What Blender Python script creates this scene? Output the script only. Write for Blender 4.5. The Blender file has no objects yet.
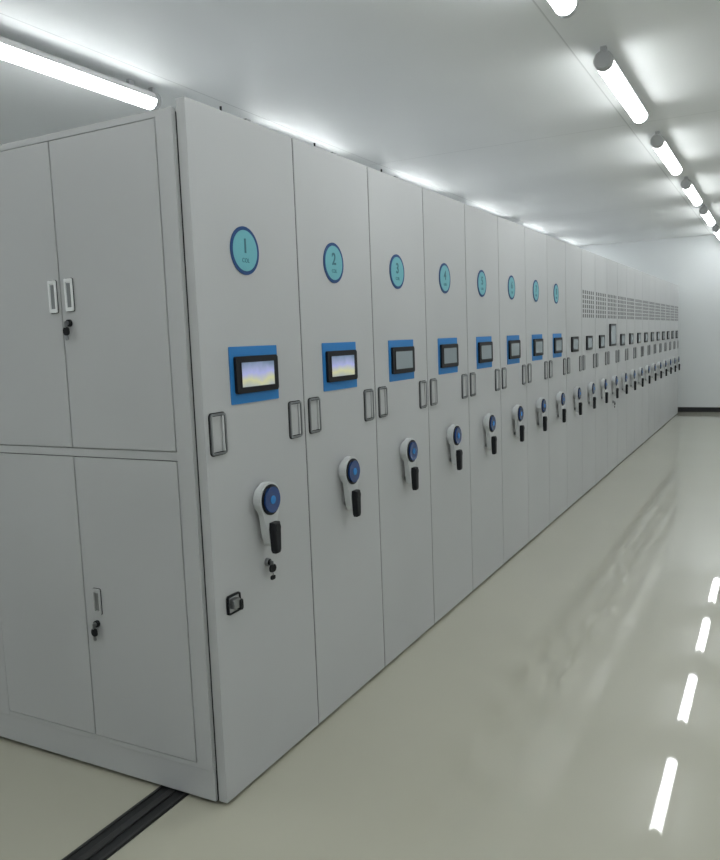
import bpy, bmesh, math, random
from mathutils import Matrix, Vector
random.seed(3)
scene=bpy.context.scene
try:
    scene.view_settings.view_transform='Standard'
    scene.view_settings.look='None'
except Exception: pass
scene.view_settings.exposure=0.0

# ---------------------------------------------------------------- materials
def mat(name,col,rough=0.5,metal=0.0,spec=0.5,coat=0.0,coat_r=0.05,emit=None,es=0.0):
    m=bpy.data.materials.new(name); m.use_nodes=True
    b=m.node_tree.nodes["Principled BSDF"]
    b.inputs["Base Color"].default_value=(*col,1); b.inputs["Roughness"].default_value=rough
    b.inputs["Metallic"].default_value=metal; b.inputs["Specular IOR Level"].default_value=spec
    b.inputs["Coat Weight"].default_value=coat; b.inputs["Coat Roughness"].default_value=coat_r
    if emit: 
        b.inputs["Emission Color"].default_value=(*emit,1); b.inputs["Emission Strength"].default_value=es
    return m
def noise_tint(m,c1,c2,scale,bump=0.0,bscale=None,detail=3,dist=0.02):
    nt=m.node_tree; b=nt.nodes["Principled BSDF"]
    tc=nt.nodes.new("ShaderNodeNewGeometry")
    n=nt.nodes.new("ShaderNodeTexNoise"); n.inputs["Scale"].default_value=scale; n.inputs["Detail"].default_value=detail
    nt.links.new(tc.outputs["Position"],n.inputs["Vector"])
    r=nt.nodes.new("ShaderNodeValToRGB"); r.color_ramp.elements[0].position=.3; r.color_ramp.elements[1].position=.7
    r.color_ramp.elements[0].color=(*c1,1); r.color_ramp.elements[1].color=(*c2,1)
    nt.links.new(n.outputs["Fac"],r.inputs["Fac"]); nt.links.new(r.outputs["Color"],b.inputs["Base Color"])
    if bump>0:
        n2=nt.nodes.new("ShaderNodeTexNoise"); n2.inputs["Scale"].default_value=bscale or scale; n2.inputs["Detail"].default_value=1
        nt.links.new(tc.outputs["Position"],n2.inputs["Vector"])
        bp=nt.nodes.new("ShaderNodeBump"); bp.inputs["Strength"].default_value=bump; bp.inputs["Distance"].default_value=dist
        nt.links.new(n2.outputs["Fac"],bp.inputs["Height"]); nt.links.new(bp.outputs["Normal"],b.inputs["Normal"])
        try: nt.links.new(bp.outputs["Normal"],b.inputs["Coat Normal"])
        except Exception: pass
    return r
M={}
M['paint']=mat("grey_powder_coat",(.60,.615,.62),.40)
noise_tint(M['paint'],(.48,.49,.50),(.51,.52,.53),1.3,0.12,1.6,2,.01)
M['paint_dark']=mat("shadow_gap_rubber",(.02,.02,.022),.7)
M['frame']=mat("cabinet_frame_paint",(.455,.465,.475),.42)
M['chrome']=mat("handle_satin_metal",(.30,.31,.32),.28,.85)
M['bright']=mat("handle_light_plastic",(.82,.84,.85),.3)
M['tray']=mat("handle_tray_grey",(.48,.49,.50),.4)
M['black']=mat("black_plastic",(.009,.010,.013),.5,spec=.25)
M['white']=mat("crank_white_plastic",(.58,.60,.61),.3)
M['blue']=mat("screen_surround_blue",(.025,.21,.55),.5,spec=.3)
M['darkblue']=mat("crank_button_blue",(.012,.05,.19),.2,coat=.4)
M['ring']=mat("badge_ring_navy",(.010,.06,.20),.5,spec=.3)
M['teal']=mat("badge_teal",(.15,.45,.52),.45,spec=.3)
M['digit']=mat("badge_digit_ink",(.025,.15,.20),.5)
M['steel']=mat("rail_steel",(.045,.045,.045),.45,.4)
M['slot']=mat("vent_slot_dark",(.11,.115,.12),.6)
M['lcd_off']=mat("lcd_glass",(.27,.32,.35),.12)
m=mat("lcd_display",(.3,.35,.4),.15); nt=m.node_tree; b=nt.nodes["Principled BSDF"]
g=nt.nodes.new("ShaderNodeNewGeometry"); sp=nt.nodes.new("ShaderNodeSeparateXYZ"); nt.links.new(g.outputs["Position"],sp.inputs[0])
n=nt.nodes.new("ShaderNodeTexNoise"); n.inputs["Scale"].default_value=14; nt.links.new(g.outputs["Position"],n.inputs["Vector"])
ma=nt.nodes.new("ShaderNodeMath"); ma.operation='MULTIPLY_ADD'; ma.inputs[1].default_value=.05; nt.links.new(n.outputs["Fac"],ma.inputs[0]); nt.links.new(sp.outputs["Z"],ma.inputs[2])
mr=nt.nodes.new("ShaderNodeMapRange"); mr.inputs[1].default_value=1.48; mr.inputs[2].default_value=1.585; nt.links.new(ma.outputs[0],mr.inputs[0])
r=nt.nodes.new("ShaderNodeValToRGB"); cr=r.color_ramp; cr.elements[0].color=(.30,.34,.40,1); cr.elements[1].color=(.14,.20,.30,1)
e=cr.elements.new(.35); e.color=(.50,.50,.30,1); e=cr.elements.new(.6); e.color=(.34,.36,.60,1)
nt.links.new(mr.outputs[0],r.inputs["Fac"]); nt.links.new(r.outputs["Color"],b.inputs["Base Color"]); nt.links.new(r.outputs["Color"],b.inputs["Emission Color"]); b.inputs["Emission Strength"].default_value=.55
M['lcd']=m
M['tube']=mat("fluorescent_tube_glow",(1,1,1),.4,emit=(.97,1.0,1.0),es=20.0)
M['cap']=mat("lamp_end_cap_grey",(.50,.51,.52),.4)
M['housing']=mat("lamp_housing_white",(.8,.8,.8),.4)
# room
M['floor']=mat("epoxy_floor",(.5,.5,.42),.4,coat=1.0,coat_r=.03)
noise_tint(M['floor'],(.44,.43,.345),(.475,.465,.375),.6,.012,2.2,3,.02)
M['wall']=mat("white_wall_paint",(.72,.75,.76),.55); noise_tint(M['wall'],(.72,.75,.76),(.76,.79,.80),.8)
M['base']=mat("dark_baseboard",(.015,.016,.018),.5)
M['ceil']=mat("ceiling_panel",(.6,.62,.62),.5,spec=.10)
rmp=noise_tint(M['ceil'],(.83,.85,.85),(.90,.92,.92),.5,.5,1.4,2,.02)
nt=M['ceil'].node_tree; b=nt.nodes["Principled BSDF"]
g=nt.nodes.new("ShaderNodeNewGeometry"); sp=nt.nodes.new("ShaderNodeSeparateXYZ"); nt.links.new(g.outputs["Position"],sp.inputs[0])
def seam(out,off,period,w):
    a=nt.nodes.new("ShaderNodeMath"); a.operation='SUBTRACT'; a.inputs[1].default_value=off; nt.links.new(out,a.inputs[0])
    d=nt.nodes.new("ShaderNodeMath"); d.operation='DIVIDE'; d.inputs[1].default_value=period; nt.links.new(a.outputs[0],d.inputs[0])
    f=nt.nodes.new("ShaderNodeMath"); f.operation='FRACT'; nt.links.new(d.outputs[0],f.inputs[0])
    l=nt.nodes.new("ShaderNodeMath"); l.operation='LESS_THAN'; l.inputs[1].default_value=w/period; nt.links.new(f.outputs[0],l.inputs[0]); return l.outputs[0]
s1=seam(sp.outputs["X"],.52,2.36,.010)
s2=seam(sp.outputs["Y"],.3,4.8,.008)
mx=nt.nodes.new("ShaderNodeMath"); mx.operation='MAXIMUM'; nt.links.new(s1,mx.inputs[0]); nt.links.new(s2,mx.inputs[1])
mu=nt.nodes.new("ShaderNodeMath"); mu.operation='MULTIPLY'; mu.inputs[1].default_value=.35; nt.links.new(mx.outputs[0],mu.inputs[0])
mix=nt.nodes.new("ShaderNodeMix"); mix.data_type='RGBA'; mix.inputs["B"].default_value=(.3,.31,.31,1)
nt.links.new(mu.outputs[0],mix.inputs["Factor"]); nt.links.new(rmp.outputs["Color"],mix.inputs["A"]); nt.links.new(mix.outputs["Result"],b.inputs["Base Color"])

# ---------------------------------------------------------------- mesh builder
class MB:
    def __init__(s): s.bm=bmesh.new(); s.mats=[]
    def mi(s,k):
        if k not in s.mats: s.mats.append(k)
        return s.mats.index(k)
    def box(s,x0,x1,y0,y1,z0,z1,k,bev=0,seg=2):
        t=bmesh.new(); bmesh.ops.create_cube(t,size=1)
        for v in t.verts: v.co=Vector(((x0+x1)/2+v.co.x*(x1-x0),(y0+y1)/2+v.co.y*(y1-y0),(z0+z1)/2+v.co.z*(z1-z0)))
        if bev>0: bmesh.ops.bevel(t,geom=list(t.edges),offset=bev,segments=seg,profile=.5,affect='EDGES')
        s.merge(t,k)
    def merge(s,t,k,smooth=False):
        i=s.mi(k); vm={}
        for v in t.verts: vm[v]=s.bm.verts.new(v.co)
        for f in t.faces:
            try: nf=s.bm.faces.new([vm[v] for v in f.verts]); nf.material_index=i; nf.smooth=smooth or f.smooth
            except ValueError: pass
        t.free()
    def prism(s,pts,x0,x1,k,bev=0,axis='x',seg=2):
        t=bmesh.new(); a=[t.verts.new((x0,p[0],p[1])) for p in pts]; c=[t.verts.new((x1,p[0],p[1])) for p in pts]
        t.faces.new(a[::-1]); top=t.faces.new(c); n=len(pts)
        for i in range(n): t.faces.new((a[i],a[(i+1)%n],c[(i+1)%n],c[i]))
        if bev>0: bmesh.ops.bevel(t,geom=list(top.edges),offset=bev,segments=seg,profile=.5,affect='EDGES')
        bmesh.ops.recalc_face_normals(t,faces=t.faces)
        s.merge(t,k)
    def yprism(s,pts,y0,y1,k):
        t=bmesh.new(); a=[t.verts.new((p[0],y0,p[1])) for p in pts]; c=[t.verts.new((p[0],y1,p[1])) for p in pts]
        t.faces.new(a); t.faces.new(c[::-1]); n=len(pts)
        for i in range(n): t.faces.new((a[i],a[(i+1)%n],c[(i+1)%n],c[i]))
        bmesh.ops.recalc_face_normals(t,faces=t.faces); s.merge(t,k)
    def disc(s,cy,cz,r,x0,x1,k,bev=0,n=40):
        s.prism([(cy+r*math.cos(2*math.pi*i/n),cz+r*math.sin(2*math.pi*i/n)) for i in range(n)],x0,x1,k,bev)
    def ring(s,outer,inner,x0,x1,k):
        t=bmesh.new(); n=len(outer)
        A=[t.verts.new((x0,*p)) for p in outer]; B=[t.verts.new((x1,*p)) for p in outer]
        C=[t.verts.new((x1,*p)) for p in inner]; D=[t.verts.new((x0,*p)) for p in inner]
        for i in range(n):
            j=(i+1)%n
            t.faces.new((A[i],A[j],B[j],B[i])); t.faces.new((B[i],B[j],C[j],C[i])); t.faces.new((C[i],C[j],D[j],D[i])); t.faces.new((D[i],D[j],A[j],A[i]))
        bmesh.ops.recalc_face_normals(t,faces=t.faces); s.merge(t,k)
    def cyl(s,p0,p1,r,k,n=20,r2=None):
        t=bmesh.new(); p0=Vector(p0); p1=Vector(p1); d=p1-p0
        bmesh.ops.create_cone(t,cap_ends=True,segments=n,radius1=r,radius2=r if r2 is None else r2,depth=d.length)
        q=d.to_track_quat('Z','Y').to_matrix().to_4x4(); q.translation=(p0+p1)/2
        bmesh.ops.transform(t,matrix=q,verts=t.verts)
        for f in t.faces: f.smooth=len(f.verts)==4
        s.merge(t,k)
    def mesh(s,name,rot=None):
        if rot is not None: bmesh.ops.transform(s.bm,matrix=rot,verts=s.bm.verts)
        me=bpy.data.meshes.new(name); s.bm.to_mesh(me); s.bm.free()
        for k in s.mats: me.materials.append(M[k])
        return me
def rr(y0,y1,z0,z1,r,n=5):
    P=[]
    for cy,cz,a in ((y1-r,z1-r,0),(y0+r,z1-r,90),(y0+r,z0+r,180),(y1-r,z0+r,270)):
        for i in range(n+1):
            t=math.radians(a+90*i/n); P.append((cy+r*math.cos(t),cz+r*math.sin(t)))
    return P
def obj(name,me,parent=None,loc=(0,0,0)):
    o=bpy.data.objects.new(name,me); scene.collection.objects.link(o); o.location=loc
    if parent: o.parent=parent
    return o

# ---------------------------------------------------------------- dims
PW=.635; N=22; HT=2.415; DEP=-2.27
mb=MB(); mb.box(-.038,0,.003,PW-.003,.012,HT,'paint',.0035); me_panel=mb.mesh("front_panel")
mb=MB(); mb.box(DEP,-.042,.012,PW-.012,.07,2.375,'frame'); mb.box(DEP+.02,-.06,.03,PW-.03,0.0,.07,'paint_dark')
mb.box(-.20,-.05,.03,PW-.03,2.375,2.392,'frame',.003)
mb.box(DEP,-.042,.004,.012,.012,2.375,'paint_dark')
me_body=mb.mesh("shelf_body")
mb=MB(); mb.box(-.037,-.003,-.004,.004,.012,HT-.003,'paint_dark'); me_seal=mb.mesh("rubber_seal")
mb=MB(); mb.disc(.282,1.953,.085,0.0005,.003,'ring',.001,48); mb.disc(.282,1.953,.072,.003,.0042,'teal',0,48); me_badge=mb.mesh("number_badge")
def screen(surround,lcd,y0=.155,y1=.450,z0=1.412,z1=1.615,name="touch_screen",by=(.178,.437),bz=(1.448,1.580)):
    mb=MB()
    if surround: mb.prism(rr(y0,y1,z0,z1,.004),.0005,.003,'blue')
    mb.prism(rr(by[0],by[1],bz[0],bz[1],.008),.003 if surround else .0005,.015,'black',.003)
    w=.028; mb.ring(rr(by[0]+w-.004,by[1]-w+.004,bz[0]+w*.8-.004,bz[1]-w*.8+.004,.004),rr(by[0]+w,by[1]-w,bz[0]+w*.8,bz[1]-w*.8,.002),.014,.017,'black')
    mb.prism(rr(by[0]+w,by[1]-w,bz[0]+w*.8,bz[1]-w*.8,.002),.0145,.0158,lcd)
    return mb.mesh(name)
me_scr_lit=screen(True,'lcd'); me_scr=screen(True,'lcd_off'); 
me_scr_plain=screen(False,'lcd_off',by=(.18,.435),bz=(1.440,1.580)); me_scr_big=screen(False,'lcd_off',by=(.12,.48),bz=(1.45,1.70))
def pull(y0,y1,z0,z1,name):
    mb=MB(); w=.007
    mb.prism(rr(y0+w,y1-w,z0+w,z1-w,.006),.0004,.0015,'tray')
    mb.ring(rr(y0,y1,z0,z1,.012),rr(y0+w,y1-w,z0+w,z1-w,.007),.0003,.009,'chrome')
    mb.ring(rr(y0-.003,y1+.003,z0-.003,z1+.003,.014),rr(y0,y1,z0,z1,.012),.0002,.003,'black')
    mb.ring(rr(y0+w,y1-w,z0+w,z1-w,.007),rr(y0+w+.003,y1-w-.003,z0+w+.003,z1-w-.003,.005),.0010,.0030,'black')  # inner lip coloured black to put in the shade of a recess
    mb.box(.0015,.008,y1-w-.014,y1-w-.003,z0+w+.003,z1-w-.003,'tray',.002)
    return mb.mesh(name)
me_pl=pull(.028,.112,1.250,1.392,"pull_handle"); me_pr=pull(.516,.600,1.248,1.390,"pull_handle")
def crank():
    mb=MB(); cy,cz=.300,1.050
    mb.disc(cy,cz,.05,0,.018,'white',.004)
    P=[]; r1,r2,dz=.066,.026,.150
    n=20
    for i in range(n+1):
        a=math.radians(-8+196*i/n); P.append((cy+r1*math.cos(a),cz+r1*math.sin(a)))
    for t in (.35,.6,.8):
        ww=r1*(1-t)**1.3*.75+r2*1.0*t+.006
        P.append((cy-ww,cz-dz*t))
    for i in range(9):
        a=math.radians(188+164*i/8); P.append((cy+.002+r2*math.cos(a),cz-dz+r2*math.sin(a)))
    for t in (.8,.6,.35):
        ww=r1*(1-t)**1.3*.75+r2*1.0*t+.006
        P.append((cy+ww,cz-dz*t))
    mb.prism(P,.018,.044,'white',.007,seg=3)
    mb.disc(cy,cz,.057,.044,.049,'black',.002); mb.disc(cy,cz,.048,.049,.056,'darkblue',.005)
    mb.disc(cy,cz,.016,.056,.0575,'blue',.001)
    mb.cyl((.02,cy+.006,cz-.105),(.070,cy+.006,cz-.105),.016,'black')
    mb.prism([(cy-.014,cz-.085),(cy+.026,cz-.085),(cy+.030,cz-.11),(cy+.026,cz-.190),(cy+.018,cz-.203),(cy-.004,cz-.203),(cy-.012,cz-.190),(cy-.018,cz-.11)],.044,.068,'black',.009,seg=3)
    mb.cyl((0.0,cy+.004,cz-.145),(.02,cy+.004,cz-.145),.012,'chrome')
    return mb.mesh("crank_handle")
me_crank=crank()
def keylock(y,z,name="key_lock"):
    mb=MB()
    mb.disc(y,z,.016,0,.012,'chrome',.002,24); mb.disc(y,z,.011,.012,.014,'black',0,20)
    mb.box(.012,.030,y-.002,y+.002,z-.010,z+.006,'chrome')
    mb.prism(rr(y-.018,y+.018,z-.036,z-.008,.010),.022,.030,'black',.002)
    mb.cyl((.026,y,z-.034),(.024,y+.004,z-.052),.0025,'chrome')
    mb.prism(rr(y-.012,y+.014,z-.066,z-.050,.006),.021,.027,'black')
    return mb.mesh(name)
me_key=keylock(.318,.805)
def latch():
    mb=MB(); y0,y1,z0,z1=.062,.135,.680,.748
    mb.prism(rr(y0,y1,z0,z1,.008),.0004,.006,'tray',.002)
    mb.ring(rr(y0,y1,z0,z1,.008),rr(y0+.006,y1-.006,z0+.006,z1-.006,.006),.0003,.010,'black')
    mb.prism(rr(y0+.012,y0+.05,z0+.02,z1-.012,.006),.006,.026,'chrome',.004)
    mb.prism(rr(y0+.044,y0+.060,z0+.010,z1-.02,.004),.006,.030,'black',.003)
    return mb.mesh("side_latch")
me_latch=latch()
mb=MB()
for i in range(6):
    for j in range(6):
        y=.050+i*.093; z=1.760+j*.046
        mb.box(-.001,.0015,y,y+.040,z,z+.034,'slot')
me_vent=mb.mesh("vent_grille")

def end_cabinet(parent):
    yb=.004
    mb=MB()
    mb.box(DEP,-.042,yb-.012,yb,.015,.128,'paint',.002)
    mb.box(DEP,-.042,yb-.004,yb,.128,2.385,'frame')
    obj("end_frame",mb.mesh("end_frame"),parent)
    xs=[(-.608,-.116,'L'),(-1.106,-.612,'R'),(-1.68,-1.172,'L'),(-2.19,-1.684,'R')]
    k=0
    for zz in ((1.268,2.362),(.150,1.232)):
        for (x0,x1,side) in xs:
            k+=1
            mb=MB(); mb.box(x0+.001,x1-.001,-.014,-.0005,zz[0],zz[1],'paint',.002)
            obj(f"door_leaf_{k}",mb.mesh("door_leaf"),parent)
            mb=MB(); mb.box(x0-.0015,x1+.0015,-.0014,0,zz[0]-.002,zz[1]+.002,'paint_dark')
            obj(f"door_gap_{k}",mb.mesh("door_gap"),parent)
    mb=MB(); mb.box(-.1135,-.044,-.012,0,.128,2.385,'paint',.002); mb.box(-1.1695,-1.1085,-.012,0,.128,2.385,'paint',.002); mb.box(DEP,-2.1925,-.012,0,.128,2.385,'paint',.002)
    mb.box(DEP,-.042,-.010,.0,2.365,2.388,'paint',.002); mb.box(DEP,-.112,-.011,0,1.235,1.265,'paint',.002)
    mb.box(DEP,-.112,-.011,0,.126,.147,'paint',.002)
    obj("frame_strips",mb.mesh("frame_strips"),parent)
    R=Matrix(((0,1,0,0),(-1,0,0,0),(0,0,1,0),(0,0,0,1)))
    def dhandle(xc,z0,z1,nm,br='bright'):
        mb=MB(); a,c=xc-.019,xc+.019
        mb.ring(rr(a-.0015,c+.0015,z0-.0015,z1+.0015,.006),rr(a,c,z0,z1,.005),.0138,.0165,'black')
        mb.prism(rr(a,c,z0,z1,.005),.0139,.0175,br,.001)
        mb.ring(rr(a,c,z0,z1,.005),rr(a+.007,c-.007,z0+.012,z1-.012,.004),.0175,.022,br)
        mb.box(.0175,.0195,a+.009,c-.009,z0+.014,z1-.016,'chrome',.001)
        obj(nm,mb.mesh(nm,R),parent)
    dhandle(-.644,1.762,1.878,"door_handle_1"); dhandle(-.561,1.764,1.880,"door_handle_2")
    dhandle(-.542,.640,.738,"door_handle_3",'paint'); 
    dhandle(-1.732,1.755,1.872,"door_handle_4"); dhandle(-1.636,1.757,1.874,"door_handle_5")
    def dlock(x,z,nm):
        mb=MB(); mb.disc(x,z,.013,.0138,.026,'black',.002,24); mb.disc(x,z,.008,.026,.028,'chrome',0,20)
        mb.prism(rr(x-.015,x+.013,z-.044,z-.014,.010),.030,.036,'black',.002); mb.box(.028,.040,x-.002,x+.002,z-.016,z+.006,'chrome')
        mb.prism(rr(x-.008,x+.006,z-.062,z-.044,.005),.031,.034,'chrome')
        obj(nm,mb.mesh(nm,R),parent)
    dlock(-.572,1.722,"door_lock_1"); dlock(-.551,.602,"door_lock_2"); dlock(-1.655,1.722,"door_lock_3")

for i in range(N):
    e=bpy.data.objects.new("mobile_archive_shelf_unit",None); scene.collection.objects.link(e); e.location=(0,i*PW,0)
    e.empty_display_size=.2
    obj("front_panel",me_panel,e); obj("shelf_body",me_body,e)
    if i>0: obj("rubber_seal",me_seal,e)
    obj("pull_handle_left",me_pl,e); obj("pull_handle_right",me_pr,e)
    obj("crank_handle",me_crank,e)
    if i<8:
        obj("touch_screen",me_scr_lit if i<2 else me_scr,e)
        obj("number_badge",me_badge,e)
        cu=bpy.data.curves.new("badge_number","FONT"); cu.body=str(i+1); cu.size=.070; cu.align_x='CENTER'; cu.align_y='CENTER'; cu.extrude=.0004; cu.offset=.0015
        cu.materials.append(M['digit']); t=obj("badge_number",cu,e,(.0047,.282,1.967)); t.rotation_euler=(math.pi/2,0,math.pi/2)
        cu=bpy.data.curves.new("badge_caption","FONT"); cu.body="COL"; cu.size=.022; cu.align_x='CENTER'; cu.align_y='CENTER'; cu.extrude=.0004
        cu.materials.append(M['digit']); t=obj("badge_caption",cu,e,(.0047,.282,1.918)); t.rotation_euler=(math.pi/2,0,math.pi/2)
    elif i==11: obj("touch_screen",me_scr_big,e); obj("key_lock",me_key,e)
    else: obj("touch_screen",me_scr_plain,e)
    if i>=9: obj("vent_grille",me_vent,e)
    if i==0:
        obj("key_lock",me_key,e); obj("side_latch",me_latch,e); end_cabinet(e)
    if i in (0,1,2):
        cu=bpy.data.curves.new("top_cable","CURVE"); cu.dimensions='3D'; cu.bevel_depth=.004; s=cu.splines.new('NURBS')
        P=[(-.12,.10,2.39),(-.11,.14,2.44),(-.10,.22,2.45),(-.09,.30,2.42),(-.07,.42,2.445),(-.07,.55,2.40)]
        s.points.add(len(P)-1)
        for p,c in zip(s.points,P): p.co=(*c,1)
        s.use_endpoint_u=True; s.order_u=4
        cu.materials.append(M['black']); obj("top_cable",cu,e)
        mb=MB(); mb.box(-.09,-.045,.40,.43,2.39,2.443,'chrome',.004); mb.cyl((-.06,.27,2.39),(-.06,.27,2.455),.004,'black'); obj("cable_clip",mb.mesh("cable_clip"),e)

# ---------------------------------------------------------------- floor rails
RX=[-.245,-2.02]
for x in RX:
    mb=MB()
    mb.box(x-.066,x+.066,-1.6,14.1,0.0,.003,'base')
    mb.box(x-.062,x-.050,-1.6,14.1,.003,.007,'steel',.001)
    mb.box(x+.050,x+.062,-1.6,14.1,.003,.007,'steel',.001)
    mb.box(x-.014,x+.014,-1.6,14.1,.003,.010,'steel',.002)
    obj("floor_rail_track",mb.mesh("floor_rail_track"))

# ---------------------------------------------------------------- room
X0,X1,Y0,Y1,ZC=-4.0,4.9,-5.0,14.36,3.34
def slab(n,a,k):
    mb=MB(); mb.box(*a,k); return obj(n,mb.mesh(n))
slab("floor",(X0-.1,X1+.1,Y0-.1,Y1+.1,-.1,0),'floor')
slab("ceiling",(X0-.1,X1+.1,Y0-.1,Y1+.1,ZC,ZC+.1),'ceil')
slab("wall_back",(X0-.1,X1+.1,Y1,Y1+.1,0,ZC),'wall')
slab("wall_front",(X0-.1,X1+.1,Y0-.1,Y0,0,ZC),'wall')
slab("wall_left",(X0-.1,X0,Y0,Y1,0,ZC),'wall')
slab("wall_right",(X1,X1+.1,Y0,Y1,0,ZC),'wall')
slab("baseboard_back",(X0,X1,Y1-.012,Y1,0,.09),'base')
slab("baseboard_left",(X0,X0+.012,Y0,Y1-.012,0,.09),'base')
slab("baseboard_right",(X1-.012,X1,Y0,Y1-.012,0,.09),'base')
slab("baseboard_front",(X0+.012,X1-.012,Y0,Y0+.012,0,.09),'base')

# ---------------------------------------------------------------- lamps
def lamp():
    mb=MB(); L=.74; zt=-.085; R=.056
    lo=1; hi=179
    n=24
    dif=[(R*math.cos(math.radians(-lo-(hi-lo)*i/n)),zt+R*math.sin(math.radians(-lo-(hi-lo)*i/n))) for i in range(n+1)]
    mb.yprism(dif,-L+.04,L-.04,'tube')
    top=[((R+.001)*math.cos(math.pi*i/12),zt-.0005+(R+.001)*math.sin(math.pi*i/12)) for i in range(13)]
    mb.yprism(top,-L+.04,L-.04,'housing')
    for s in (-1,1):
        mb.box(-.012,.012,s*(L-.22)-.02,s*(L-.22)+.02,zt+R-.002,0,'cap')
        mb.cyl((0,s*(L-.04),zt),(0,s*(L),zt),.058,'cap',28)
        mb.cyl((0,s*L,zt),(0,s*(L+.015),zt),.058,'cap',28,.045) if s>0 else mb.cyl((0,-L-.015,zt),(0,-L,zt),.045,'cap',28,.058)
        a,c=sorted((s*(L-.035),s*(L-.005)))
        mb.box(-.018,.018,a,c,zt,0,'cap',.003)
    return mb.mesh("fluorescent_tube_lamp")
ml=lamp()
for x in (.71,-2.03,3.45):  # last row is unseen, added for softer, more even light on the panels
    for k in range(-2,6):
        obj("fluorescent_tube_lamp",ml,None,(x,1.42+2.4*k,ZC))

w=bpy.data.worlds.new("world"); scene.world=w; w.use_nodes=True
w.node_tree.nodes["Background"].inputs[0].default_value=(.5,.52,.54,1); w.node_tree.nodes["Background"].inputs[1].default_value=.1

# ---------------------------------------------------------------- camera
q=[1.68941,-2.04816,1.61913,0.49241,0.11332,-0.03851,784.41669]
yaw,pitch,roll=q[3:6]
f=Vector((-math.sin(yaw)*math.cos(pitch), math.cos(yaw)*math.cos(pitch), -math.sin(pitch)))
r=Vector((math.cos(yaw), math.sin(yaw),0)); u=r.cross(f)
r,u=r*math.cos(roll)+u*math.sin(roll), u*math.cos(roll)-r*math.sin(roll)
cam=bpy.data.cameras.new("camera"); co=bpy.data.objects.new("camera",cam); scene.collection.objects.link(co)
co.matrix_world=Matrix(((r.x,u.x,-f.x,q[0]),(r.y,u.y,-f.y,q[1]),(r.z,u.z,-f.z,q[2]),(0,0,0,1)))
cam.sensor_fit='HORIZONTAL'; cam.sensor_width=36; cam.lens=q[6]*36/720; cam.clip_start=.05
scene.camera=co
